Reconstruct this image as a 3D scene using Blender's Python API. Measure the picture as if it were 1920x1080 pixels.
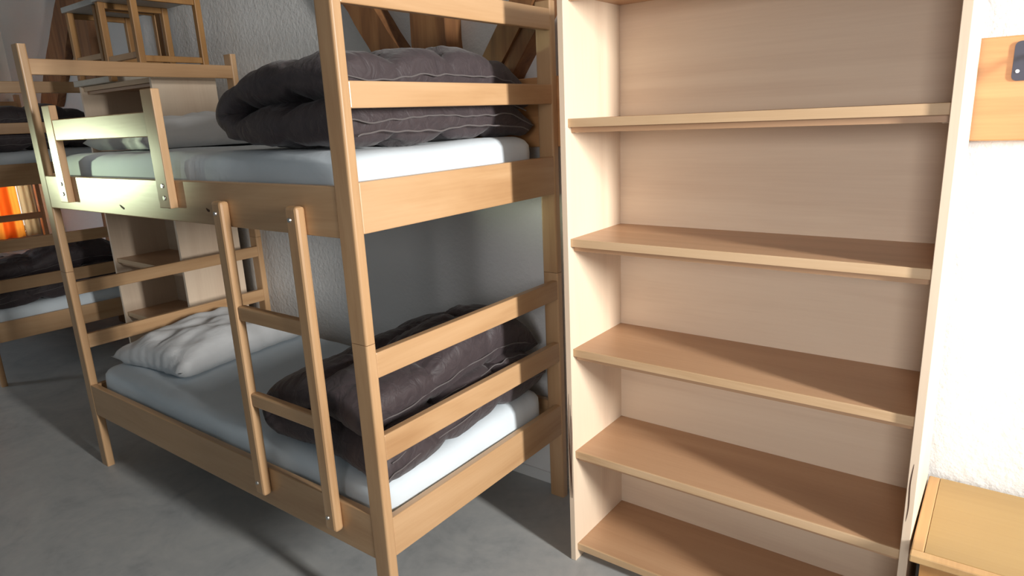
import bpy, bmesh, math, random
from mathutils import Vector, Matrix, noise
PI = math.pi
SC = bpy.context.scene
for o in list(bpy.data.objects):
    bpy.data.objects.remove(o)
C = SC.collection

# ---------------------------------------------------------------- camera
FPX = 1245.318
rx, ry, rz = -0.2511, -0.0464, 0.6508
CAM = Vector((1.3511, -2.0973, 1.5436))
f = Vector((-math.sin(rz)*math.cos(rx), math.cos(rz)*math.cos(rx), math.sin(rx)))
r = Vector((math.cos(rz), math.sin(rz), 0))
u = r.cross(f)
r2 = r*math.cos(ry) + u*math.sin(ry)
u2 = -r*math.sin(ry) + u*math.cos(ry)
cd = bpy.data.cameras.new('camera')
cd.sensor_width = 36.0
cd.lens = FPX/1920*36
cd.clip_start = 0.05
cam = bpy.data.objects.new('camera', cd)
C.objects.link(cam)
M = Matrix((r2, u2, -f)).transposed().to_4x4()
M.translation = CAM
cam.matrix_world = M
SC.camera = cam

# ---------------------------------------------------------------- light
SC.view_settings.view_transform = 'Standard'
SC.view_settings.look = 'None'
SC.view_settings.gamma = 1
SC.view_settings.use_curve_mapping = False
SC.view_settings.exposure = -0.08
W = bpy.data.worlds.new('daylight')
SC.world = W
W.use_nodes = True
W.node_tree.nodes['Background'].inputs[0].default_value = (0.80, 0.93, 1.0, 1)
W.node_tree.nodes['Background'].inputs[1].default_value = 0.195

def area(name, loc, target, sx, sy, power, col, spread=PI):
    l = bpy.data.lights.new(name, 'AREA')
    l.shape = 'RECTANGLE'
    l.size = sx; l.size_y = sy
    l.energy = power; l.color = col; l.spread = spread
    o = bpy.data.objects.new(name, l)
    C.objects.link(o)
    o.location = loc
    d = Vector(target) - Vector(loc)
    o.rotation_euler = d.to_track_quat('-Z', 'Y').to_euler()
    return o
# daylight through the narrow gable window to the right (throws the shelf's shadow on the bunk)
area('window_daylight_right', (4.10, -1.26, 1.95), (0.0, -0.30, 1.25), 0.26, 0.9, 69, (1.0, 0.975, 0.93), 1.6)
# daylight through the wide window near the right end of the long wall
area('window_daylight_side', (3.15, -1.25, 1.55), (1.2, 0.0, 1.2), 0.9, 1.1, 4.5, (1.0, 0.98, 0.96), 2.2)
# added fill from behind the camera, brightens the shelf interior, no known window
area('fill_front', (1.9, -4.4, 1.8), (0.95, -0.1, 1.05), 1.0, 1.2, 5.0, (1.0, 0.96, 0.95), 0.75)
# green daylight from the trees through a far left window
area('window_daylight_green', (-5.1, -3.10, 1.30), (-1.62, -1.0, 1.42), 0.20, 0.20, 0.62, (0.85, 1.0, 0.66), 0.165)
# light of the sky behind the curtain of the left gable window
area('window_daylight_curtain', (-6.75, -0.15, 1.25), (-6.1, -0.15, 1.1), 0.9, 1.1, 24, (1.0, 0.93, 0.85))
area('fill_far_left', (-5.9, -3.3, 1.5), (-4.0, 0.3, 0.8), 0.8, 0.9, 5, (0.88, 0.94, 1.0), 1.1)  # added fill brightening the niche wall, no window known there

# ---------------------------------------------------------------- materials
def newmat(name):
    m = bpy.data.materials.new(name)
    m.use_nodes = True
    nt = m.node_tree
    b = nt.nodes['Principled BSDF']
    return m, nt, b
def N(nt, t, **k):
    n = nt.nodes.new(t)
    for a, v in k.items():
        setattr(n, a, v)
    return n
def ramp(nt, src, stops):
    n = N(nt, 'ShaderNodeValToRGB')
    cr = n.color_ramp
    while len(cr.elements) < len(stops):
        cr.elements.new(0.5)
    for e, (p, c) in zip(cr.elements, stops):
        e.position = p; e.color = (*c, 1)
    nt.links.new(src, n.inputs[0])
    return n
def wood(name, axis, light, mid, dark, rough=0.42, coarse=1.0, fine=1.0, bump=0.05, coat=0.0):
    """wood with its grain along the given local axis"""
    m, nt, b = newmat(name)
    tc = N(nt, 'ShaderNodeTexCoord')
    mp = N(nt, 'ShaderNodeMapping')
    oi = N(nt, 'ShaderNodeObjectInfo')
    s = [9.0*coarse]*3
    s[axis] = 0.9*coarse
    mp.inputs['Scale'].default_value = s
    nt.links.new(tc.outputs['Object'], mp.inputs['Vector'])
    add = N(nt, 'ShaderNodeVectorMath', operation='ADD')
    sc = N(nt, 'ShaderNodeMath', operation='MULTIPLY'); sc.inputs[1].default_value = 37.0
    nt.links.new(oi.outputs['Random'], sc.inputs[0])
    nt.links.new(mp.outputs[0], add.inputs[0]); nt.links.new(sc.outputs[0], add.inputs[1])
    n1 = N(nt, 'ShaderNodeTexNoise'); n1.inputs['Scale'].default_value = 1.0; n1.inputs['Detail'].default_value = 5; n1.inputs['Distortion'].default_value = 1.2
    nt.links.new(add.outputs[0], n1.inputs['Vector'])
    mp2 = N(nt, 'ShaderNodeMapping')
    s2 = [150.0*fine]*3; s2[axis] = 5.0*fine
    mp2.inputs['Scale'].default_value = s2
    nt.links.new(tc.outputs['Object'], mp2.inputs['Vector'])
    n2 = N(nt, 'ShaderNodeTexNoise'); n2.inputs['Scale'].default_value = 1.0; n2.inputs['Detail'].default_value = 3
    nt.links.new(mp2.outputs[0], n2.inputs['Vector'])
    mx = N(nt, 'ShaderNodeMath', operation='MULTIPLY_ADD')
    mx.inputs[1].default_value = 0.22; 
    nt.links.new(n2.outputs[0], mx.inputs[0])
    sb = N(nt, 'ShaderNodeMath', operation='SUBTRACT'); sb.inputs[1].default_value = 0.11
    nt.links.new(n1.outputs[0], sb.inputs[0]); nt.links.new(sb.outputs[0], mx.inputs[2])
    rp = ramp(nt, mx.outputs[0], [(0.25, dark), (0.5, mid), (0.75, light)])
    nt.links.new(rp.outputs[0], b.inputs['Base Color'])
    b.inputs['Roughness'].default_value = rough
    b.inputs['Coat Weight'].default_value = coat
    b.inputs['Coat Roughness'].default_value = 0.25
    bp = N(nt, 'ShaderNodeBump'); bp.inputs['Strength'].default_value = bump; bp.inputs['Distance'].default_value = 0.002
    nt.links.new(mx.outputs[0], bp.inputs['Height']); nt.links.new(bp.outputs[0], b.inputs['Normal'])
    return m
BEECH = [wood('beech_grain_%s' % 'xyz'[a], a, (0.59, 0.375, 0.205), (0.52, 0.315, 0.16), (0.42, 0.235, 0.11), 0.36, coat=0.15) for a in range(3)]
PLY = [wood('plywood_grain_%s' % 'xyz'[a], a, (0.80, 0.655, 0.50), (0.755, 0.605, 0.455), (0.67, 0.515, 0.38), 0.5, 0.55, bump=0.03) for a in range(3)]
SHELFTOP = wood('shelf_board_wood', 0, (0.56, 0.35, 0.205), (0.50, 0.30, 0.17), (0.42, 0.24, 0.13), 0.40, 0.6, coat=0.1)
EDGE = wood('shelf_edge_wood', 0, (0.66, 0.47, 0.29), (0.60, 0.41, 0.24), (0.50, 0.32, 0.17), 0.5, 1.2)
OLDWOOD = [wood('old_timber_%s' % 'xyz'[a], a, (0.38, 0.19, 0.075), (0.27, 0.12, 0.045), (0.13, 0.055, 0.022), 0.6, 1.2, 0.5, bump=0.5) for a in range(3)]
ORANGEWOOD = wood('orange_timber', 0, (0.62, 0.335, 0.15), (0.56, 0.28, 0.115), (0.43, 0.20, 0.075), 0.45, 0.9, bump=0.1, coat=0.1)
STOOLWOOD = wood('stool_wood', 2, (0.40, 0.21, 0.07), (0.34, 0.17, 0.052), (0.24, 0.11, 0.035), 0.45)
BOXTOP = wood('chest_top_wood', 0, (0.42, 0.275, 0.095), (0.375, 0.235, 0.075), (0.32, 0.19, 0.055), 0.35, 0.4, coat=0.2)
BOXEDGE = wood('chest_edge_wood', 1, (0.60, 0.38, 0.17), (0.52, 0.31, 0.13), (0.42, 0.24, 0.09), 0.45)
BOXBODY = wood('chest_body_wood', 2, (0.60, 0.31, 0.11), (0.53, 0.26, 0.085), (0.42, 0.19, 0.06), 0.45)
DARKWOOD = wood('split_dark_wood', 2, (0.12, 0.055, 0.025), (0.08, 0.035, 0.018), (0.04, 0.018, 0.01), 0.8)

def plaster(name, col, scale=55, strength=0.6, dist=0.004, blot=0.06):
    m, nt, b = newmat(name)
    tc = N(nt, 'ShaderNodeTexCoord')
    n1 = N(nt, 'ShaderNodeTexNoise'); n1.inputs['Scale'].default_value = scale; n1.inputs['Detail'].default_value = 4; n1.inputs['Roughness'].default_value = 0.6
    nt.links.new(tc.outputs['Object'], n1.inputs['Vector'])
    n2 = N(nt, 'ShaderNodeTexNoise'); n2.inputs['Scale'].default_value = 2.5; n2.inputs['Detail'].default_value = 5
    nt.links.new(tc.outputs['Object'], n2.inputs['Vector'])
    rp = ramp(nt, n2.outputs[0], [(0.3, tuple(c*(1-blot) for c in col)), (0.7, col)])
    nt.links.new(rp.outputs[0], b.inputs['Base Color'])
    b.inputs['Roughness'].default_value = 0.9
    bp = N(nt, 'ShaderNodeBump'); bp.inputs['Strength'].default_value = strength; bp.inputs['Distance'].default_value = dist
    nt.links.new(n1.outputs[0], bp.inputs['Height']); nt.links.new(bp.outputs[0], b.inputs['Normal'])
    return m
PLASTER = plaster('white_rough_plaster', (0.80, 0.80, 0.79), 46, 0.62, 0.007)
PLASTER_FINE = plaster('white_plaster_niche', (0.78, 0.79, 0.78), 30, 0.5, 0.004)
CEILM = plaster('ceiling_plaster', (0.62, 0.57, 0.52), 30, 0.4, 0.003)

def floor_mat():
    m, nt, b = newmat('grey_linoleum')
    tc = N(nt, 'ShaderNodeTexCoord')
    n1 = N(nt, 'ShaderNodeTexNoise'); n1.inputs['Scale'].default_value = 3.2; n1.inputs['Detail'].default_value = 9; n1.inputs['Roughness'].default_value = 0.62; n1.inputs['Distortion'].default_value = 1.5
    nt.links.new(tc.outputs['Object'], n1.inputs['Vector'])
    n2 = N(nt, 'ShaderNodeTexNoise'); n2.inputs['Scale'].default_value = 26; n2.inputs['Detail'].default_value = 6
    nt.links.new(tc.outputs['Object'], n2.inputs['Vector'])
    ad = N(nt, 'ShaderNodeMath', operation='MULTIPLY_ADD'); ad.inputs[1].default_value = 0.35
    nt.links.new(n2.outputs[0], ad.inputs[0]); nt.links.new(n1.outputs[0], ad.inputs[2])
    rp = ramp(nt, ad.outputs[0], [(0.40, (0.31, 0.325, 0.335)), (0.62, (0.395, 0.41, 0.415)), (0.85, (0.455, 0.465, 0.46))])
    nt.links.new(rp.outputs[0], b.inputs['Base Color'])
    b.inputs['Roughness'].default_value = 0.45
    return m
FLOORM = floor_mat()

def cloth(name, col, rough=0.9, sheen=0.2, wr=14, st=0.35, dist=0.01, col2=None):
    m, nt, b = newmat(name)
    tc = N(nt, 'ShaderNodeTexCoord')
    n1 = N(nt, 'ShaderNodeTexNoise'); n1.inputs['Scale'].default_value = wr; n1.inputs['Detail'].default_value = 4; n1.inputs['Distortion'].default_value = 1.0
    nt.links.new(tc.outputs['Object'], n1.inputs['Vector'])
    bp = N(nt, 'ShaderNodeBump'); bp.inputs['Strength'].default_value = st; bp.inputs['Distance'].default_value = dist
    nt.links.new(n1.outputs[0], bp.inputs['Height']); nt.links.new(bp.outputs[0], b.inputs['Normal'])
    rp = ramp(nt, n1.outputs[0], [(0.3, col), (0.7, col2 or col)])
    nt.links.new(rp.outputs[0], b.inputs['Base Color'])
    b.inputs['Roughness'].default_value = rough
    b.inputs['Sheen Weight'].default_value = sheen
    return m
SHEET = cloth('pale_blue_sheet', (0.66, 0.74, 0.80), 0.85, 0.1, 5, 0.35, 0.012, (0.69, 0.765, 0.82))
PILLOWM = cloth('white_pillow_cotton', (0.74, 0.75, 0.76), 0.85, 0.1, 9, 0.5, 0.012)
DUVETM = cloth('dark_brown_duvet', (0.040, 0.029, 0.033), 0.60, 0.12, 20, 0.6, 0.012, (0.056, 0.041, 0.045))
PIPING = cloth('grey_piping', (0.12, 0.105, 0.105), 0.6)
def plain(name, col, rough=0.5, metal=0.0):
    m, nt, b = newmat(name)
    tc = N(nt, 'ShaderNodeTexCoord')
    n1 = N(nt, 'ShaderNodeTexNoise'); n1.inputs['Scale'].default_value = 40
    nt.links.new(tc.outputs['Object'], n1.inputs['Vector'])
    rp = ramp(nt, n1.outputs[0], [(0.3, tuple(c*0.92 for c in col)), (0.7, col)])
    nt.links.new(rp.outputs[0], b.inputs['Base Color'])
    b.inputs['Roughness'].default_value = rough
    b.inputs['Metallic'].default_value = metal
    return m
METAL = plain('steel_bolt', (0.62, 0.62, 0.60), 0.25, 1.0)
DARKHOLE = plain('dark_recess', (0.03, 0.025, 0.02), 0.8)
LAMINATE = plain('grey_laminate', (0.50, 0.51, 0.49), 0.45)
PALEEDGE = plain('pale_edge_band', (0.60, 0.55, 0.46), 0.5)
BLACKP = plain('blue_black_metal', (0.035, 0.037, 0.06), 0.4)
WHITEFRAME = plain('white_window_paint', (0.75, 0.74, 0.70), 0.5)
def curtain_mat(name='orange_curtain_cloth', ca=(0.80, 0.12, 0.012), cb=(0.95, 0.38, 0.05)):
    m, nt, b = newmat(name)
    out = nt.nodes['Material Output']
    tr = N(nt, 'ShaderNodeBsdfTranslucent'); df = N(nt, 'ShaderNodeBsdfDiffuse'); mx = N(nt, 'ShaderNodeMixShader')
    tc = N(nt, 'ShaderNodeTexCoord')
    wv = N(nt, 'ShaderNodeTexWave'); wv.wave_type = 'BANDS'; wv.bands_direction = 'Y'
    wv.inputs['Scale'].default_value = 1.6; wv.inputs['Distortion'].default_value = 0.6
    nt.links.new(tc.outputs['Object'], wv.inputs['Vector'])
    rp = ramp(nt, wv.outputs[0], [(0.35, ca), (0.65, cb)])
    for s in (tr, df):
        nt.links.new(rp.outputs[0], s.inputs[0])
    mx.inputs[0].default_value = 0.35
    nt.links.new(tr.outputs[0], mx.inputs[1]); nt.links.new(df.outputs[0], mx.inputs[2])
    nt.links.new(mx.outputs[0], out.inputs[0])
    return m
CURTAIN = curtain_mat()
CREAM = curtain_mat('cream_lit_reveal', (0.52, 0.40, 0.22), (0.58, 0.46, 0.27))  # cream of the window-lit wall reveal, put into the strip's colour
def glass_mat():
    m, nt, b = newmat('window_glass')
    b.inputs['Transmission Weight'].default_value = 1
    b.inputs['Roughness'].default_value = 0.02
    b.inputs['IOR'].default_value = 1.1
    return m
GLASS = glass_mat()

# ---------------------------------------------------------------- helpers
def obj(name, bm, mat, parent=None, smooth=False, kind=None, label=None):
    me = bpy.data.meshes.new(name)
    bmesh.ops.recalc_face_normals(bm, faces=bm.faces[:])
    bm.to_mesh(me); bm.free()
    if smooth:
        for p in me.polygons: p.use_smooth = True
    for m in (mat if isinstance(mat, (list, tuple)) else [mat]):
        me.materials.append(m)
    o = bpy.data.objects.new(name, me)
    C.objects.link(o)
    if parent is not None: o.parent = parent
    if kind: o['kind'] = kind
    if label: o['label'] = label
    return o
def thing(name, label, cat, loc=(0, 0, 0), rotz=0, group=None):
    o = bpy.data.objects.new(name, None)
    o.empty_display_size = 0.1
    C.objects.link(o)
    o.location = loc; o.rotation_euler = (0, 0, rotz)
    o['label'] = label; o['category'] = cat
    if group: o['group'] = group
    return o
def tag(o, label, cat, group=None):
    o['label'] = label; o['category'] = cat
    if group: o['group'] = group
    return o
def copy_tree(o, parent=None, **props):
    c = o.copy(); C.objects.link(c); c.parent = parent
    for k, v in props.items(): c[k] = v
    for ch in list(KIDS.get(o.name, [])):
        copy_tree(ch, c)
    return c
KIDS = {}
def bx(bm, x0, x1, y0, y1, z0, z1, bev=0.0, seg=2, mi=0):
    vs = [bm.verts.new((x, y, z)) for x in (x0, x1) for y in (y0, y1) for z in (z0, z1)]
    idx = [(0, 1, 3, 2), (4, 6, 7, 5), (0, 4, 5, 1), (2, 3, 7, 6), (0, 2, 6, 4), (1, 5, 7, 3)]
    fs = [bm.faces.new([vs[i] for i in q]) for q in idx]
    for q in fs: q.material_index = mi
    if bev:
        es = list({e for q in fs for e in q.edges})
        bmesh.ops.bevel(bm, geom=es, offset=bev, segments=seg, profile=0.5, affect='EDGES')
def box(name, b, mat, parent=None, bev=0.003, **k):
    bm = bmesh.new()
    bx(bm, *b, bev=bev)
    return obj(name, bm, mat, parent, **k)
def cyl(bm, p0, p1, rad, n=16, rad2=None):
    p0 = Vector(p0); p1 = Vector(p1); d = (p1-p0)
    q = d.to_track_quat('Z', 'Y').to_matrix().to_4x4(); q.translation = (p0+p1)/2
    bmesh.ops.create_cone(bm, cap_ends=True, segments=n, radius1=rad, radius2=rad if rad2 is None else rad2, depth=d.length, matrix=q)
def prism(bm, pts, axis_vec):
    """closed polygon extruded along a vector"""
    a = [bm.verts.new(p) for p in pts]
    b = [bm.verts.new(Vector(p)+Vector(axis_vec)) for p in pts]
    bm.faces.new(a); bm.faces.new(b[::-1])
    n = len(a)
    for i in range(n):
        bm.faces.new((a[i], b[i], b[(i+1) % n], a[(i+1) % n]))
def tube(bm, pts, rad, n=6):
    rings = []
    for i, p in enumerate(pts):
        p = Vector(p)
        t = (Vector(pts[min(i+1, len(pts)-1)]) - Vector(pts[max(i-1, 0)])).normalized()
        a = t.orthogonal().normalized() if i == 0 else (pa - t*pa.dot(t)).normalized()
        pa = a
        b = t.cross(a)
        rings.append([bm.verts.new(p + a*math.cos(2*PI*k/n)*rad + b*math.sin(2*PI*k/n)*rad) for k in range(n)])
    for i in range(len(rings)-1):
        for k in range(n):
            bm.faces.new((rings[i][k], rings[i][(k+1) % n], rings[i+1][(k+1) % n], rings[i+1][k]))
    bm.faces.new(rings[0][::-1]); bm.faces.new(rings[-1])

# ---------------------------------------------------------------- structure
YW = 0.04          # lower wall plane
YU = 0.10          # recessed upper wall plane
YN = 0.30          # wall plane behind the far bunk
XN = -3.13         # where the niche begins
XL = -6.15         # left end wall
XR = 4.6
YF = -4.6
TOP = 3.0
bm = bmesh.new(); bx(bm, XL-0.2, XR+0.2, YF, YN+0.2, -0.1, 0.0)
obj('floor', bm, FLOORM, kind='structure')
bm = bmesh.new()
bx(bm, XN, XR, YW, YW+0.3, 0, 1.68)
bx(bm, XN, XR, YU, YW+0.3, 1.68, TOP)
bx(bm, XL-0.2, XN, YN, YN+0.2, 0, TOP)
wall_back = obj('wall_back', bm, PLASTER, kind='structure')
# left end wall with a window opening
WY0, WY1, WZ0, WZ1 = -0.78, 0.235, 0.70, 1.75
bm = bmesh.new()
bx(bm, XL-0.2, XL, YF, WY0, 0, TOP)
bx(bm, XL-0.2, XL, WY1, YN, 0, TOP)
bx(bm, XL-0.2, XL, WY0, WY1, 0, WZ0)
bx(bm, XL-0.2, XL, WY0, WY1, WZ1, TOP)
obj('wall_left', bm, CEILM, kind='structure')
bm = bmesh.new()
# right end wall, window opening where the daylight comes in
bx(bm, XR, XR+0.2, YF, -2.4, 0, TOP)
bx(bm, XR, XR+0.2, -0.5, YW+0.3, 0, TOP)
bx(bm, XR, XR+0.2, -2.4, -0.5, 0, 0.9)
bx(bm, XR, XR+0.2, -2.4, -0.5, 2.5, TOP)
obj('wall_right', bm, PLASTER_FINE, kind='structure')
bm = bmesh.new(); bx(bm, XL-0.2, XR+0.2, -3.2, YN+0.2, TOP, TOP+0.1)
obj('ceiling', bm, CEILM, kind='structure')
# left window
def window(n, x, y0, y1, z0, z1):
    bm = bmesh.new(); t = 0.05
    bx(bm, x-0.03, x+0.03, y0, y0+t, z0, z1); bx(bm, x-0.03, x+0.03, y1-t, y1, z0, z1)
    bx(bm, x-0.03, x+0.03, y0+t, y1-t, z0, z0+t); bx(bm, x-0.03, x+0.03, y0+t, y1-t, z1-t, z1)
    ym = (y0+y1)/2
    bx(bm, x-0.025, x+0.025, ym-0.03, ym+0.03, z0+t, z1-t)
    w = obj(n, bm, WHITEFRAME, kind='structure')
    for a, b in ((y0+t, ym-0.03), (ym+0.03, y1-t)):
        box('pane', (x-0.004, x+0.004, a, b, z0+t, z1-t), GLASS, w, bev=0)
window('window_1', XL-0.12, WY0, WY1, WZ0, WZ1)
window('window_2', XR+0.08, -2.4, -0.5, 0.9, 2.5)

# old timbers let into the back wall
def timber(name, pts, y0, y1, axis, jag=0.004, seed=1):
    """board outline in the wall plane (x,z), extruded in y, edges slightly hewn"""
    rnd = random.Random(seed)
    out = []
    n = len(pts)
    for i in range(n):
        a = Vector(pts[i]); b = Vector(pts[(i+1) % n])
        L = (b-a).length
        k = max(1, int(L/0.06))
        nn = Vector((-(b-a).y, (b-a).x)).normalized()
        for j in range(k):
            p = a.lerp(b, j/k)
            if j: p = p + nn*rnd.uniform(-jag, jag)
            out.append((p.x, y0, p.y))
    bm = bmesh.new()
    prism(bm, out, (0, y1-y0, 0))
    return obj(name, bm, OLDWOOD[axis], wall_back)
timber('timber_post', [(-0.707, 1.68), (-0.52, 1.68), (-0.512, 2.6), (-0.705, 2.6)], 0.0, YU+0.02, 2, seed=2)
timber('timber_brace', [(-1.39, 2.42), (-1.0, 1.88), (-0.87, 1.68), (-0.68, 1.68), (-0.754, 1.781), (-0.943, 2.031), (-1.21, 2.42)], 0.02, YU+0.02, 2, seed=3)
timber('timber_brace', [(-0.416, 1.68), (-0.301, 1.68), (-0.269, 1.72), (-0.157, 1.86), (0.25, 2.42), (0.17, 2.42), (-0.256, 1.882)], 0.0, YU+0.02, 2, seed=4)
timber('timber_brace', [(-0.294, 1.68), (-0.22, 1.68), (-0.207, 1.701), (-0.095, 1.845), (0.35, 2.42), (0.257, 2.42), (-0.150, 1.86)], 0.012, YU+0.02, 2, seed=5)
timber('timber_brace', [(-5.45, 1.80), (-5.10, 1.80), (-4.743, 2.152), (-4.42, 2.543), (-4.15, 2.9), (-4.35, 2.9), (-4.90, 2.388), (-5.2, 2.1)], YN-0.06, YN+0.02, 2, seed=6)
timber('timber_post', [(-4.60, 0.02), (-4.30, 0.02), (-4.10, 2.9), (-4.40, 2.9)], YN-0.10, YN+0.02, 2, seed=7)
bm = bmesh.new(); bx(bm, -1.35, 3.6, 0.0, YW+0.12, 1.432, 1.681, bev=0.004)
beam = obj('timber_beam', bm, ORANGEWOOD, wall_back)
# skirting
bm = bmesh.new(); bx(bm, -2.05, 0.22, YW-0.008, YW, 0, 0.05); 
obj('baseboard_back', bm, PLASTER_FINE, kind='structure')

# ---------------------------------------------------------------- bunk bed
L, WB, BX, PY = 2.06, 0.9835, 0.066, 0.034
HT, ZJ = 1.93, 0.9616
def bolt_bm(p, d=(0, -1, 0), rad=0.008):
    bm = bmesh.new(); p = Vector(p); d = Vector(d)
    cyl(bm, p, p+d*0.004, rad, 16, rad*0.8)
    cyl(bm, p+d*0.004, p+d*0.0045, rad*0.35, 6)
    return bm
def make_bunk(label):
    t = thing('bunk_bed', label, 'bunk bed', (0, 0, 0))
    K = KIDS.setdefault(t.name, [])
    def add(name, b, mat, bev=0.004, parent=None):
        o = box(name, b, mat, parent or t, bev=bev)
        KIDS.setdefault((parent or t).name, []).append(o)
        return o
    for x0 in (-BX, -L):
        for y0 in (-WB, -PY):
            for nm, z0, z1 in (('lower_post', 0, ZJ-0.0008), ('upper_post', ZJ+0.0008, HT)):
                bm = bmesh.new(); bx(bm, x0, x0+BX, y0, y0+PY, z0, z1)
                es = [e for e in bm.edges if abs(e.verts[0].co.z-e.verts[1].co.z) > 0.1]
                bmesh.ops.bevel(bm, geom=es, offset=0.007, segments=3, profile=0.5, affect='EDGES')
                K.append(obj(nm, bm, BEECH[2], t))
    y0, y1 = -WB+PY, -PY
    T = 0.026
    # foot end (near): x = 0
    for nm, z0, z1 in (('end_board', 0.2885, 0.417), ('end_rail', 0.603, 0.683), ('end_rail', 0.8577, 0.932), ('end_board', 1.263, 1.399), ('end_rail', 1.584, 1.651), ('end_rail', 1.832, 1.9025)):
        add(nm, (-T-0.002, -0.002, y0-0.002, y1+0.002, z0, z1), BEECH[1], 0.003)
    # head end
    xh = -L+BX
    for nm, z0, z1 in (('end_board', 0.2885, 0.417), ('end_rail', 0.5973, 0.6636), ('end_rail', 0.8528, 0.9105), ('end_board', 1.263, 1.399), ('end_rail', 1.808, 1.8727)):
        add(nm, (xh-T-0.002, xh-0.002, y0-0.002, y1+0.002, z0, z1), BEECH[1], 0.003)
    # side boards
    for z0, z1 in ((0.273, 0.4218), (1.253, 1.391)):
        add('side_board', (xh-0.002, -BX+0.002, -WB+0.001, -WB+0.027, z0, z1), BEECH[0], 0.003)
        add('side_board', (xh-0.002, -BX+0.002, -0.028, -0.002, z0, z1), BEECH[0], 0.003)
    for kx, kz, w in ((-1.312, 1.284, 0.034), (-0.705, 1.300, 0.018)):
        bm = bmesh.new(); pts = []
        for i in range(12):
            a = 2*PI*i/12
            pts.append((kx+w/2*math.cos(a)*(1+0.25*math.sin(3*a)), -WB+0.0002, kz+0.006*math.sin(a)*(1+0.3*math.cos(2*a))-0.18*w*math.cos(a)))
        prism(bm, pts, (0, 0.002, 0))
        K.append(obj('knot', bm, DARKWOOD, t, label='dark knot in the upper side board'))
    # slats under each mattress
    for zs in (0.31, 1.285):
        add('slat_ledge', (xh, -BX, -WB+0.027, -WB+0.047, zs-0.03, zs), BEECH[0], 0.001)
        add('slat_ledge', (xh, -BX, -0.048, -0.028, zs-0.03, zs), BEECH[0], 0.001)
        for i in range(13):
            x = xh+0.06+i*(L-2*BX-0.19)/12
            add('slat', (x, x+0.07, -WB+0.03, -0.03, zs, zs+0.014), BEECH[1], 0.001)
    # guard: two uprights and one board outside the upper side board
    yg = -WB-0.027
    for xa, z0, z1 in ((-1.80, 1.288, 1.672), (-0.962, 1.300, 1.686)):
        g = add('guard_upright', (xa, xa+0.075, yg, -WB+0.0005, z0, z1), BEECH[2], 0.003)
        for zb in (z0+0.035, z0+0.075):
            o = obj('bolt', bolt_bm((xa+0.045, yg+0.0005, zb), rad=0.0085), METAL, g); KIDS.setdefault(g.name, []).append(o)
    add('guard_board', (-1.726, -0.961, yg+0.002, yg+0.026, 1.535, 1.588+0.028), BEECH[0], 0.003)
    # ladder
    for xa, xb in ((-0.628, -0.575), (-0.250, -0.197)):
        g = add('ladder_upright', (xa, xb, -WB-0.031, -WB+0.0005, 0.327, 1.335), BEECH[2], 0.009)
        for zb in (1.298, 0.372):
            o = obj('bolt', bolt_bm((xa+0.021, -WB-0.0305, zb), rad=0.0075), METAL, g); KIDS.setdefault(g.name, []).append(o)
    for z0, z1 in ((0.955, 1.003), (0.659, 0.706)):
        add('rung', (-0.577, -0.248, -WB-0.024, -WB+0.004, z0, z1), BEECH[0], 0.006)
    return t
bunk = make_bunk('beech bunk bed in front with ladder and guard board facing the room')
bunk2 = copy_tree(bunk, None)
bunk2['label'] = 'far beech bunk bed at the left edge behind the low open cabinet'
yaw2 = -0.05
def on2(p):
    """a point of the near bunk carried over to the far bunk"""
    return M2 @ Vector(p)
bunk2.rotation_euler = (0, 0, yaw2)
# its near front foot corner (local 0,-WB) stands at (-3.742,-0.897)
R2 = Matrix.Rotation(yaw2, 4, 'Z')
off = Vector((-3.742, -0.897, 0)) - R2 @ Vector((0, -WB, 0))
bunk2.location = off
M2 = Matrix.Translation(off) @ R2

# ---------------------------------------------------------------- mattresses
def mattress_bm(x0, x1, y0, y1, z0, z1, seed=0, sag=0.008):
    bm = bmesh.new()
    nx, ny, nz = 70, 36, 6
    r = 0.045
    def pt(a, b, c):   # a,b,c in 0..1 on the surface of the box -> rounded
        p = Vector((x0+(x1-x0)*a, y0+(y1-y0)*b, z0+(z1-z0)*c))
        q = Vector((min(max(p.x, x0+r*1.5), x1-r*1.5), min(max(p.y, y0+r*1.5), y1-r*1.5), min(max(p.z, z0+r), z1-r)))
        d = p-q
        if d.length > 1e-6:
            m = max(abs(d.x)/(r*1.5), abs(d.y)/(r*1.5), abs(d.z)/r)
            e = Vector((d.x/(r*1.5), d.y/(r*1.5), d.z/r)).normalized()*m
            p = q + Vector((e.x*r*1.5, e.y*r*1.5, e.z*r))
        w = noise.noise(Vector((p.x*3+seed, p.y*3, p.z*3)))*sag + noise.noise(Vector((p.x*9, p.y*1.5+seed, p.z*2)))*sag*0.5
        if c > 0.5: p.z += w
        else: p.z += 0
        s = noise.noise(Vector((p.x*7+seed, p.y*7, p.z*14)))*0.004
        if b < 0.02: p.y += s
        if a > 0.98: p.x += s
        return p
    cache = {}
    def V(i, j, k):
        key = (i, j, k)
        if key not in cache: cache[key] = bm.verts.new(pt(i/nx, j/ny, k/nz))
        return cache[key]
    for i in range(nx):
        for j in range(ny):
            for k in (0, nz): bm.faces.new((V(i, j, k), V(i+1, j, k), V(i+1, j+1, k), V(i, j+1, k)))
    for i in range(nx):
        for k in range(nz):
            for j in (0, ny): bm.faces.new((V(i, j, k), V(i+1, j, k), V(i+1, j, k+1), V(i, j, k+1)))
    for j in range(ny):
        for k in range(nz):
            for i in (0, nx): bm.faces.new((V(i, j, k), V(i, j+1, k), V(i, j+1, k+1), V(i, j, k+1)))
    return bm
MX0, MX1, MY0, MY1 = -L+BX+0.015, -0.04, -WB+0.04, -0.085
def mat_obj(z0, z1, seed, label):
    o = obj('mattress', mattress_bm(MX0, MX1, MY0, MY1, z0, z1, seed), SHEET, smooth=True)
    return tag(o, label, 'mattress')
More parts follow.
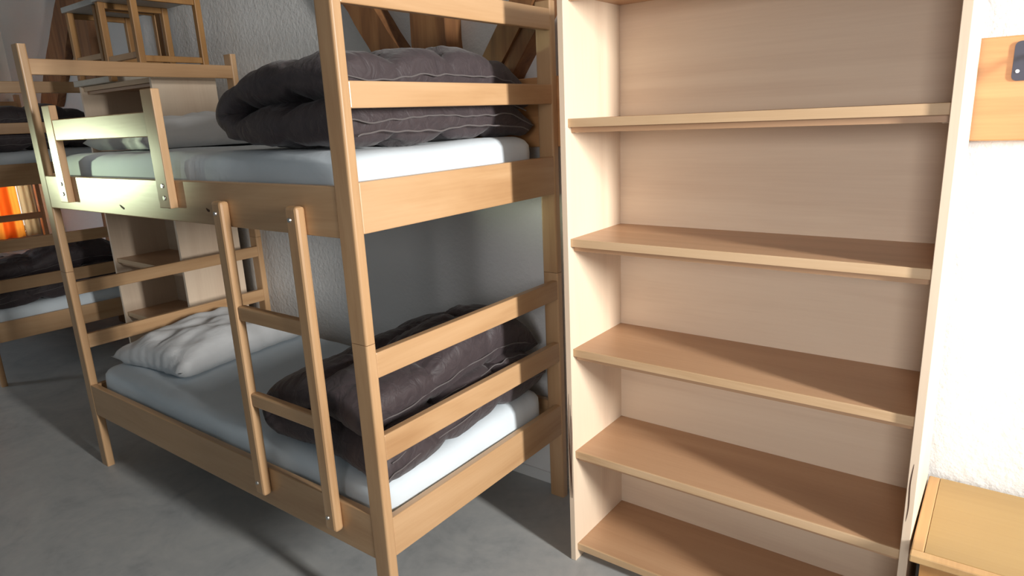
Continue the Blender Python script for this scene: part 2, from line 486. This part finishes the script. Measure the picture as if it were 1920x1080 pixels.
mu = mat_obj(1.302, 1.478, 3, 'pale blue sheeted mattress on the upper bunk of the front bed')
ml = mat_obj(0.327, 0.500, 8, 'pale blue sheeted mattress on the lower bunk of the front bed')
def to2(o, label):
    c = copy_tree(o, None)
    c.matrix_world = M2 @ o.matrix_basis
    c['label'] = label
    return c
to2(mu, 'sheeted mattress on the upper bunk of the far left bed')
to2(ml, 'sheeted mattress on the lower bunk of the far left bed')

# ---------------------------------------------------------------- pillows
def pillow_bm(sx, sy, h, seed, pinch=0.42):
    bm = bmesh.new(); n = 44
    def side(sgn):
        g = []
        for i in range(n+1):
            row = []
            for j in range(n+1):
                a = -1+2*i/n; b = -1+2*j/n
                ea = 1-abs(a)**3.0; eb = 1-abs(b)**3.0
                hh = max(0, ea*eb)**pinch
                # pinched corners
                x = a*sx*(1-0.06*(1-abs(b))*0 - 0.07*(1-b*b)*(abs(a)**4))
                y = b*sy*(1-0.09*(1-a*a)*(abs(b)**4))
                w = noise.noise(Vector((a*2.2+seed, b*2.2, 0)))*0.28 + noise.noise(Vector((a*6+seed, b*4, 2)))*0.10
                edge = noise.noise(Vector((a*5, b*5, seed)))*0.012
                z = sgn*h*hh*(1+w*(1 if sgn > 0 else 0.2))
                if sgn < 0: z = max(z, -h*0.34)
                # radial creases from the corners
                ang = math.atan2(b, a)
                fold = noise.noise(Vector((ang*2.6, seed, 0.3)))+0.6*noise.noise(Vector((ang*7, seed, math.hypot(a, b)*2)))
                z += 0.013*fold*hh*min(1, a*a+b*b)*(1 if sgn > 0 else 0.2)
                row.append((x+edge*(abs(a) > .6), y+edge*(abs(b) > .6), z))
            g.append(row)
        return g
    top, bot = side(1), side(-1)
    vt = [[bm.verts.new(p) for p in row] for row in top]
    vb = [[vt[i][j] if i in (0, n) or j in (0, n) else bm.verts.new(bot[i][j]) for j in range(n+1)] for i in range(n+1)]
    for i in range(n):
        for j in range(n):
            bm.faces.new((vt[i][j], vt[i+1][j], vt[i+1][j+1], vt[i][j+1]))
            bm.faces.new((vb[i][j], vb[i][j+1], vb[i+1][j+1], vb[i+1][j]))
    return bm
def pillow(loc, rot, sx, sy, h, seed, label):
    o = obj('pillow', pillow_bm(sx, sy, h, seed), PILLOWM, smooth=True)
    o.location = loc; o.rotation_euler = rot
    return tag(o, label, 'pillow')
pl = pillow((-1.71, -0.51, 0.547), (0.0, 0.0, 0.10), 0.27, 0.36, 0.105, 2.0, 'crumpled white pillow on the lower bunk of the front bed')
pu = pillow((-1.72, -0.44, 1.518), (0.0, 0.0, 0.02), 0.27, 0.37, 0.10, 7.0, 'white pillow on the upper bunk of the front bed beside the dark duvet')
to2(pl, 'white pillow on the lower bunk of the far left bed')

# ---------------------------------------------------------------- duvets
def smooth_path(pts, n):
    """Catmull-Rom resampling of an (x,z) polyline"""
    P = [Vector(p) for p in pts]; out = []
    P = [2*P[0]-P[1]] + P + [2*P[-1]-P[-2]]
    segs = len(P)-3
    for i in range(n+1):
        t = i/n*segs; k = min(int(t), segs-1); t -= k
        a, b, c, d = P[k:k+4]
        out.append(0.5*((2*b)+(c-a)*t+(2*a-5*b+4*c-d)*t*t+(3*b-a-3*c+d)*t**3))
    return out
def duvet_bm(path, H, y0, y1, warp, qs, qt, seed, ns=150, nt=84):
    bm = bmesh.new()
    P = smooth_path(path, ns)
    Nn = []
    for i in range(ns+1):
        t = (P[min(i+1, ns)]-P[max(i-1, 0)]).normalized()
        Nn.append(Vector((-t.y, t.x)))
    # arc length
    S = [0]
    for i in range(ns): S.append(S[-1]+(P[i+1]-P[i]).length)
    tot = S[-1]
    def q(i, j, sg):
        s = S[i]/tot; t = j/nt
        es = min(1, max(0, 1-abs(2*s-1)**26))**0.5
        et = min(1, max(0, 1-abs(2*t-1)**7))**0.5
        a1 = qs*s + 0.10*noise.noise(Vector((t*3, seed, s)))
        a2 = qt*t + 0.14*noise.noise(Vector((s*4, seed, 5)))
        d1 = abs(a1-round(a1))*tot/qs
        d2 = abs(a2-round(a2))*abs(y1-y0)/qt
        if round(a1) in (0, qs): d1 = 1
        if round(a2) in (0, qt): d2 = 1
        puff = 1-0.40*math.exp(-d1/0.030)-0.40*math.exp(-d2/0.030)
        g = 0.10*math.exp(-d1/0.05)*noise.noise(Vector((t*38, s*9, seed)))+0.10*math.exp(-d2/0.05)*noise.noise(Vector((t*7, s*60, seed)))
        g += 0.10*math.exp(-(1-abs(2*t-1))/0.10)*noise.noise(Vector((t*4, s*48, seed+9)))
        x, z = P[i].x, P[i].y
        y = y0+(y1-y0)*t
        w = noise.noise(Vector((x*11+seed, y*11, z*9+sg)))*0.13+noise.noise(Vector((x*26+seed, y*30, z*20)))*0.05
        h = H*1.06*es*et*puff*(1+w+g*1.8)
        px = x+Nn[i].x*h*sg; pz = z+Nn[i].y*h*sg
        yy = y + 0.018*noise.noise(Vector((x*4, z*5, seed+t)))*(1 if abs(2*t-1) > .7 else 0.4)
        return warp(px, yy, pz)
    A = [[None]*(nt+1) for _ in range(ns+1)]; B = [[None]*(nt+1) for _ in range(ns+1)]
    for i in range(ns+1):
        for j in range(nt+1):
            A[i][j] = bm.verts.new(q(i, j, 1))
            B[i][j] = A[i][j] if (i in (0, ns) or j in (0, nt)) else bm.verts.new(q(i, j, -1))
    for i in range(ns):
        for j in range(nt):
            bm.faces.new((A[i][j], A[i+1][j], A[i+1][j+1], A[i][j+1]))
            try: bm.faces.new((B[i][j], B[i][j+1], B[i+1][j+1], B[i+1][j]))
            except ValueError: pass
    return bm
def duvet(path, H, y0, y1, warp, qs, qt, seed, label, pipes):
    o = obj('duvet', duvet_bm(path, H, y0, y1, warp, qs, qt, seed), DUVETM, smooth=True)
    tag(o, label, 'duvet')
    for (x, z, ya, yb, amp, k) in pipes:
        bm = bmesh.new()
        pts = []
        for i in range(70):
            t = i/69; y = ya+(yb-ya)*t
            pts.append(warp(x+0.004*math.sin(k*t*9+k), y, z+amp*0.6*math.sin(t*13+k*3)+amp*1.3*noise.noise(Vector((t*13, k, 0)))))
        tube(bm, pts, 0.0022, 6)
        p = obj('piping', bm, PIPING, o, smooth=True, label='pale grey piping along the duvet edge')
        KIDS.setdefault(o.name, []).append(p)
    return o
# upper duvet: folded in half, the fold to the left, the layers' edges to the right
def warp_u(x, y, z):
    t = (y+WB)/WB             # 0 front .. 1 wall
    zz = z
    s = max(0, min(1, (x+0.72)/0.5))        # lower towards the fold
    top = max(0, z-1.50)/0.23
    zz -= top*(1-s)**1.6*0.05
    zz -= top*0.05*max(0, t-0.72)/0.28
    zz -= top*0.03*math.sin(t*8)*0.35
    xx = x
    if t > 0.80 and x > -0.22:
        e2 = min(1, (t-0.80)/0.12)*min(1, (x+0.22)/0.12)
        zz -= 0.03*e2
    if z < 1.545:           # lower edge sags in waves over the mattress edge
        e = max(0, min(1, (-0.93-y+0.045)/0.06))
        zz -= 0.022*e
    return Vector((xx, y, zz))
pathU = [(-0.075, 1.556), (-0.25, 1.556), (-0.42, 1.556), (-0.56, 1.562), (-0.625, 1.59), (-0.615, 1.64), (-0.52, 1.672), (-0.38, 1.682), (-0.22, 1.682), (-0.07, 1.672)]
du = duvet(pathU, 0.076, -0.945, -0.045, warp_u, 5, 4, 3.3, 'folded dark brown quilted duvet on the upper bunk of the front bed',
           [(-0.066, 1.556, -0.93, -0.06, 0.007, 1), (-0.052, 1.520, -0.90, -0.12, 0.006, 2), (-0.060, 1.600, -0.88, -0.12, 0.006, 4), (-0.063, 1.672, -0.93, -0.06, 0.008, 3)])
# lower duvet: thrown in a heap, rising towards the wall
def warp_l(x, y, z):
    t = (y+WB)/WB
    k = max(0, z-0.52)/0.24
    zz = z + k*0.085*math.exp(-((x+0.14)/0.30)**2-((t-0.66)/0.30)**2)
    s = max(0, min(1, (x+0.72)/0.42))
    zz -= k*(1-s)**1.3*0.07
    zz -= k*0.06*max(0, t-0.8)/0.2
    e = max(0, min(1, (-0.90-y)/0.05))
    zz -= 0.03*e*(1-k)
    xx = x - 0.10*t*(1-s)
    if x > -0.13 and z < 0.62:
        e3 = min(1, (x+0.13)/0.08)*max(0, 1-max(0, t-0.12)/0.42)
        zz -= 0.040*e3; xx += 0.008*e3
    return Vector((xx, y, zz))
pathL = [(-0.045, 0.570), (-0.25, 0.580), (-0.40, 0.580), (-0.53, 0.588), (-0.60, 0.62), (-0.59, 0.672), (-0.49, 0.70), (-0.36, 0.71), (-0.22, 0.705), (-0.09, 0.675)]
dl = duvet(pathL, 0.075, -0.944, -0.06, warp_l, 4, 3, 9.1, 'rumpled dark brown quilted duvet on the lower bunk of the front bed',
           [(-0.044, 0.570, -0.94, -0.08, 0.002, 1.5), (-0.052, 0.600, -0.90, -0.15, 0.006, 2), (-0.088, 0.675, -0.92, -0.10, 0.003, 3), (-0.070, 0.640, -0.90, -0.15, 0.006, 5)])
to2(du, 'folded dark brown duvet on the upper bunk of the far left bed')
to2(dl, 'dark brown duvet on the lower bunk of the far left bed')

# ---------------------------------------------------------------- tall shelf
def make_shelf(name, label, w, d, levels, top, sw=0.02, inset=0.014, slivers=False, batten_d=0.29):
    t = thing(name, label, 'shelf')
    KIDS.setdefault(t.name, [])
    zt = top
    box('side_panel', (0, sw, 0, d, 0, zt), PLY[2], t, bev=0.0012)
    box('side_panel', (w-sw, w, 0, d, 0, zt), PLY[2], t, bev=0.0012)
    box('back_panel', (sw, w-sw, d-0.006, d, 0.02, zt-0.01), PLY[0], t, bev=0)
    bt = 0.024
    for i, z in enumerate(levels+[zt-0.002]):
        bm = bmesh.new()
        bx(bm, sw+0.0005, w-sw-0.0005, inset+0.006, d-0.0065, z-bt, z)
        b = obj('shelf_board', bm, SHELFTOP, t)
        box('edge_strip', (sw+0.0005, w-sw-0.0005, inset, inset+0.006, z-bt-0.001, z+0.0005), EDGE, b, bev=0.001)
        if i:
            box('support_rail', (sw+0.0005, w-sw-0.0005, inset+0.018, inset+0.034, z-bt-0.017, z-bt-0.0015), SHELFTOP, t, bev=0)
        if i and i < len(levels):
            for xa, xb in ((sw, sw+0.018), (w-sw-0.018, w-sw)):
                box('batten', (xa, xb, inset+0.035, inset+0.035+batten_d*d/0.35, z-bt-0.020, z-bt-0.0005), PLY[1], t, bev=0.003)
    box('kick_board', (sw, w-sw, inset+0.045, inset+0.060, 0, levels[0]-bt-0.0005), PLY[0], t, bev=0.001)
    if slivers:
        # torn splinters and dark splits on the front edges of the side panels
        rnd = random.Random(5)
        for (x0, z0, z1, n) in ((0.0035, 0.25, 0.64, 3), (w-sw+0.006, 0.52, 0.68, 1)):
            for k in range(n):
                xa = x0+k*0.0045+0.001
                bm = bmesh.new(); m = 14; pf = []; pb = []
                for i in range(m+1):
                    s = i/m; zz = z0+(z1-z0)*s*(1-0.1*k)
                    wd = 0.0014*math.sin(PI*s)**0.5+0.0002
                    cx = xa+0.0015*math.sin(s*7+k)+0.003*(s-0.5)
                    pf.append((cx-wd, zz)); pb.append((cx+wd, zz))
                prism(bm, [(a, -0.0004-0.0002*k, b) for a, b in pf+pb[::-1]], (0, 0.003, 0))
                obj('splinter', bm, DARKWOOD, t, label='dark split in the front edge')
    return t
LV = [0.063, 0.426, 0.7962, 1.164, 1.5318]
shelf = make_shelf('bookshelf', 'tall empty plywood shelf with five compartments standing at the bunk foot', 1.0142, 0.350, LV, 1.908, slivers=True)
shelf.location = (0.2319, -0.3514, 0); shelf.rotation_euler = (0, 0, -0.0079)
cab = make_shelf('open_cabinet', 'lower open plywood cabinet between the two bunk beds with stools on top', 0.862, 0.350, [0.09, 0.459, 0.806, 1.175, 1.50], 1.828, batten_d=0.26)
cab.location = (-3.082, -0.352, 0)

# grey plate lying on the cabinet
bm = bmesh.new(); bx(bm, -3.13, -2.66, -0.36, 0.0, 1.829, 1.862, bev=0.004)
pt = tag(obj('board', bm, PALEEDGE), 'pale grey board lying on the cabinet under the left stool', 'board')

# ---------------------------------------------------------------- stools on the cabinet
def make_stool(label, x0, x1, y0, y1, zb, h):
    t = thing('stool', label, 'stool', (x0, y0, zb), 0, 'wooden stools on the cabinet')
    w, d, lg = x1-x0, y1-y0, 0.034
    for a in (0, w-lg):
        for b in (0, d-lg):
            box('leg', (a, a+lg, b, b+lg, 0, h-0.03), STOOLWOOD, t, bev=0.004)
    for a in (0.006, w-lg+0.006):
        box('stretcher', (a, a+0.022, lg, d-lg, 0.075, 0.105), STOOLWOOD, t, bev=0.002)
        box('apron', (a, a+0.022, lg, d-lg, h-0.060, h-0.031), STOOLWOOD, t, bev=0.002)
    box('stretcher', (lg, w-lg, 0.006, 0.028, 0.095, 0.125), BEECH[0], t, bev=0.002)
    box('seat', (-0.012, w+0.012, -0.012, d+0.012, h-0.03, h), LAMINATE, t, bev=0.004, label='grey laminate seat')
    return t
make_stool('right one of two wooden stools with grey seats standing on the cabinet', -2.635, -2.25, -0.375, -0.005, 1.829, 0.43)
make_stool('left one of two wooden stools with grey seats standing on the cabinet', -3.10, -2.715, -0.345, 0.005, 1.863, 0.40)

# ---------------------------------------------------------------- chest on the right
t = thing('storage_chest', 'low yellowish wooden chest against the white wall right of the shelf', 'chest', (1.252, -0.428, 0))
wc, dc, hc = 0.80, 0.432, 0.476
box('lid', (0.028, wc-0.028, 0.028, dc, hc-0.020, hc), BOXTOP, t, bev=0.001)
box('lid_edge', (0, wc, 0, 0.0275, hc-0.020, hc+0.0005), BOXEDGE, t, bev=0.003)
box('lid_edge', (0, 0.0275, 0.028, dc, hc-0.020, hc+0.0005), BOXEDGE, t, bev=0.003)
box('lid_edge', (wc-0.0275, wc, 0.028, dc, hc-0.020, hc+0.0005), BOXEDGE, t, bev=0.003)
box('front_panel', (0.022, wc-0.022, 0.022, 0.040, 0.03, hc-0.0205), BOXBODY, t, bev=0.001)
box('side_panel', (0.022, 0.040, 0.0405, dc-0.01, 0.03, hc-0.0205), BOXBODY, t, bev=0.001)
box('side_panel', (wc-0.040, wc-0.022, 0.0405, dc-0.01, 0.03, hc-0.0205), BOXBODY, t, bev=0.001)
for a in (0.024, wc-0.064):
    for b in (0.042, dc-0.05):
        box('foot', (a, a+0.04, b, b+0.04, 0, 0.0295), BOXEDGE, t, bev=0.002)

# ---------------------------------------------------------------- coat hook on the beam
t = thing('coat_hook', 'blue-black metal hook plate screwed to the orange timber at the right edge', 'hook', (1.318, -0.0005, 1.575))
def rounded(x0, x1, z0, z1, rad, n=6):
    pts = []
    for cx, cz, a0 in ((x1-rad, z0+rad, -PI/2), (x1-rad, z1-rad, 0), (x0+rad, z1-rad, PI/2), (x0+rad, z0+rad, PI)):
        for i in range(n+1):
            a = a0+PI/2*i/n
            pts.append((cx+rad*math.cos(a), 0, cz+rad*math.sin(a)))
    return pts
bm = bmesh.new(); prism(bm, rounded(0, 0.075, 0, 0.092, 0.012), (0, -0.005, 0))
obj('plate', bm, BLACKP, t)
for px, pz in ((0.011, 0.022), (0.064, 0.022), (0.0375, 0.080)):
    bm = bmesh.new(); cyl(bm, (px, -0.005, pz), (px, -0.007, pz), 0.0042, 14)
    obj('screw', bm, METAL, t, label='small bright screw head')
bm = bmesh.new()
tube(bm, [(0.040, -0.004, 0.060), (0.040, -0.022, 0.055), (0.040, -0.042, 0.040), (0.040, -0.052, 0.030), (0.040, -0.062, 0.040), (0.040, -0.066, 0.058)], 0.006, 10)
obj('hook_arm', bm, BLACKP, t, smooth=True)

# ---------------------------------------------------------------- curtain and reveal strip
bm = bmesh.new(); n = 90; yA, yB = -0.80, 0.125; zA, zB = 0.66, 1.80
fr = []; bk = []
for i in range(n+1):
    y = yA+(yB-yA)*i/n
    x = XL+0.055+0.022*math.sin(i*0.62)+0.008*math.sin(i*0.21+1)
    fr.append((x, y)); bk.append((x-0.002, y))
vf = [[bm.verts.new((x, y, z)) for x, y in fr] for z in (zA, zB)]
for i in range(n):
    bm.faces.new((vf[0][i], vf[0][i+1], vf[1][i+1], vf[1][i]))
cu = obj('curtain', bm, CURTAIN, smooth=True)
tag(cu, 'glowing orange curtain drawn across the window behind the far bunk', 'curtain')
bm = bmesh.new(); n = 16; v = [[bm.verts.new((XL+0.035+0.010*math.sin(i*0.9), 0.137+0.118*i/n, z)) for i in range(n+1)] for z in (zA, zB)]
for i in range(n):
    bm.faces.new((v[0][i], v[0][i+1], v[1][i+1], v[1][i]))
tag(obj('curtain', bm, CREAM, smooth=True), 'narrow cream strip standing in for the window-lit wall reveal beside the orange curtain behind the far bunk', 'curtain')  # cream strip added in place of the wall reveal lit by the window
bm = bmesh.new(); tube(bm, [(XL+0.055, -0.86, 1.81), (XL+0.055, 0.27, 1.81)], 0.011, 10)
rod = obj('curtain_rod', bm, METAL, cu, smooth=True)
bpy.context.view_layer.update()
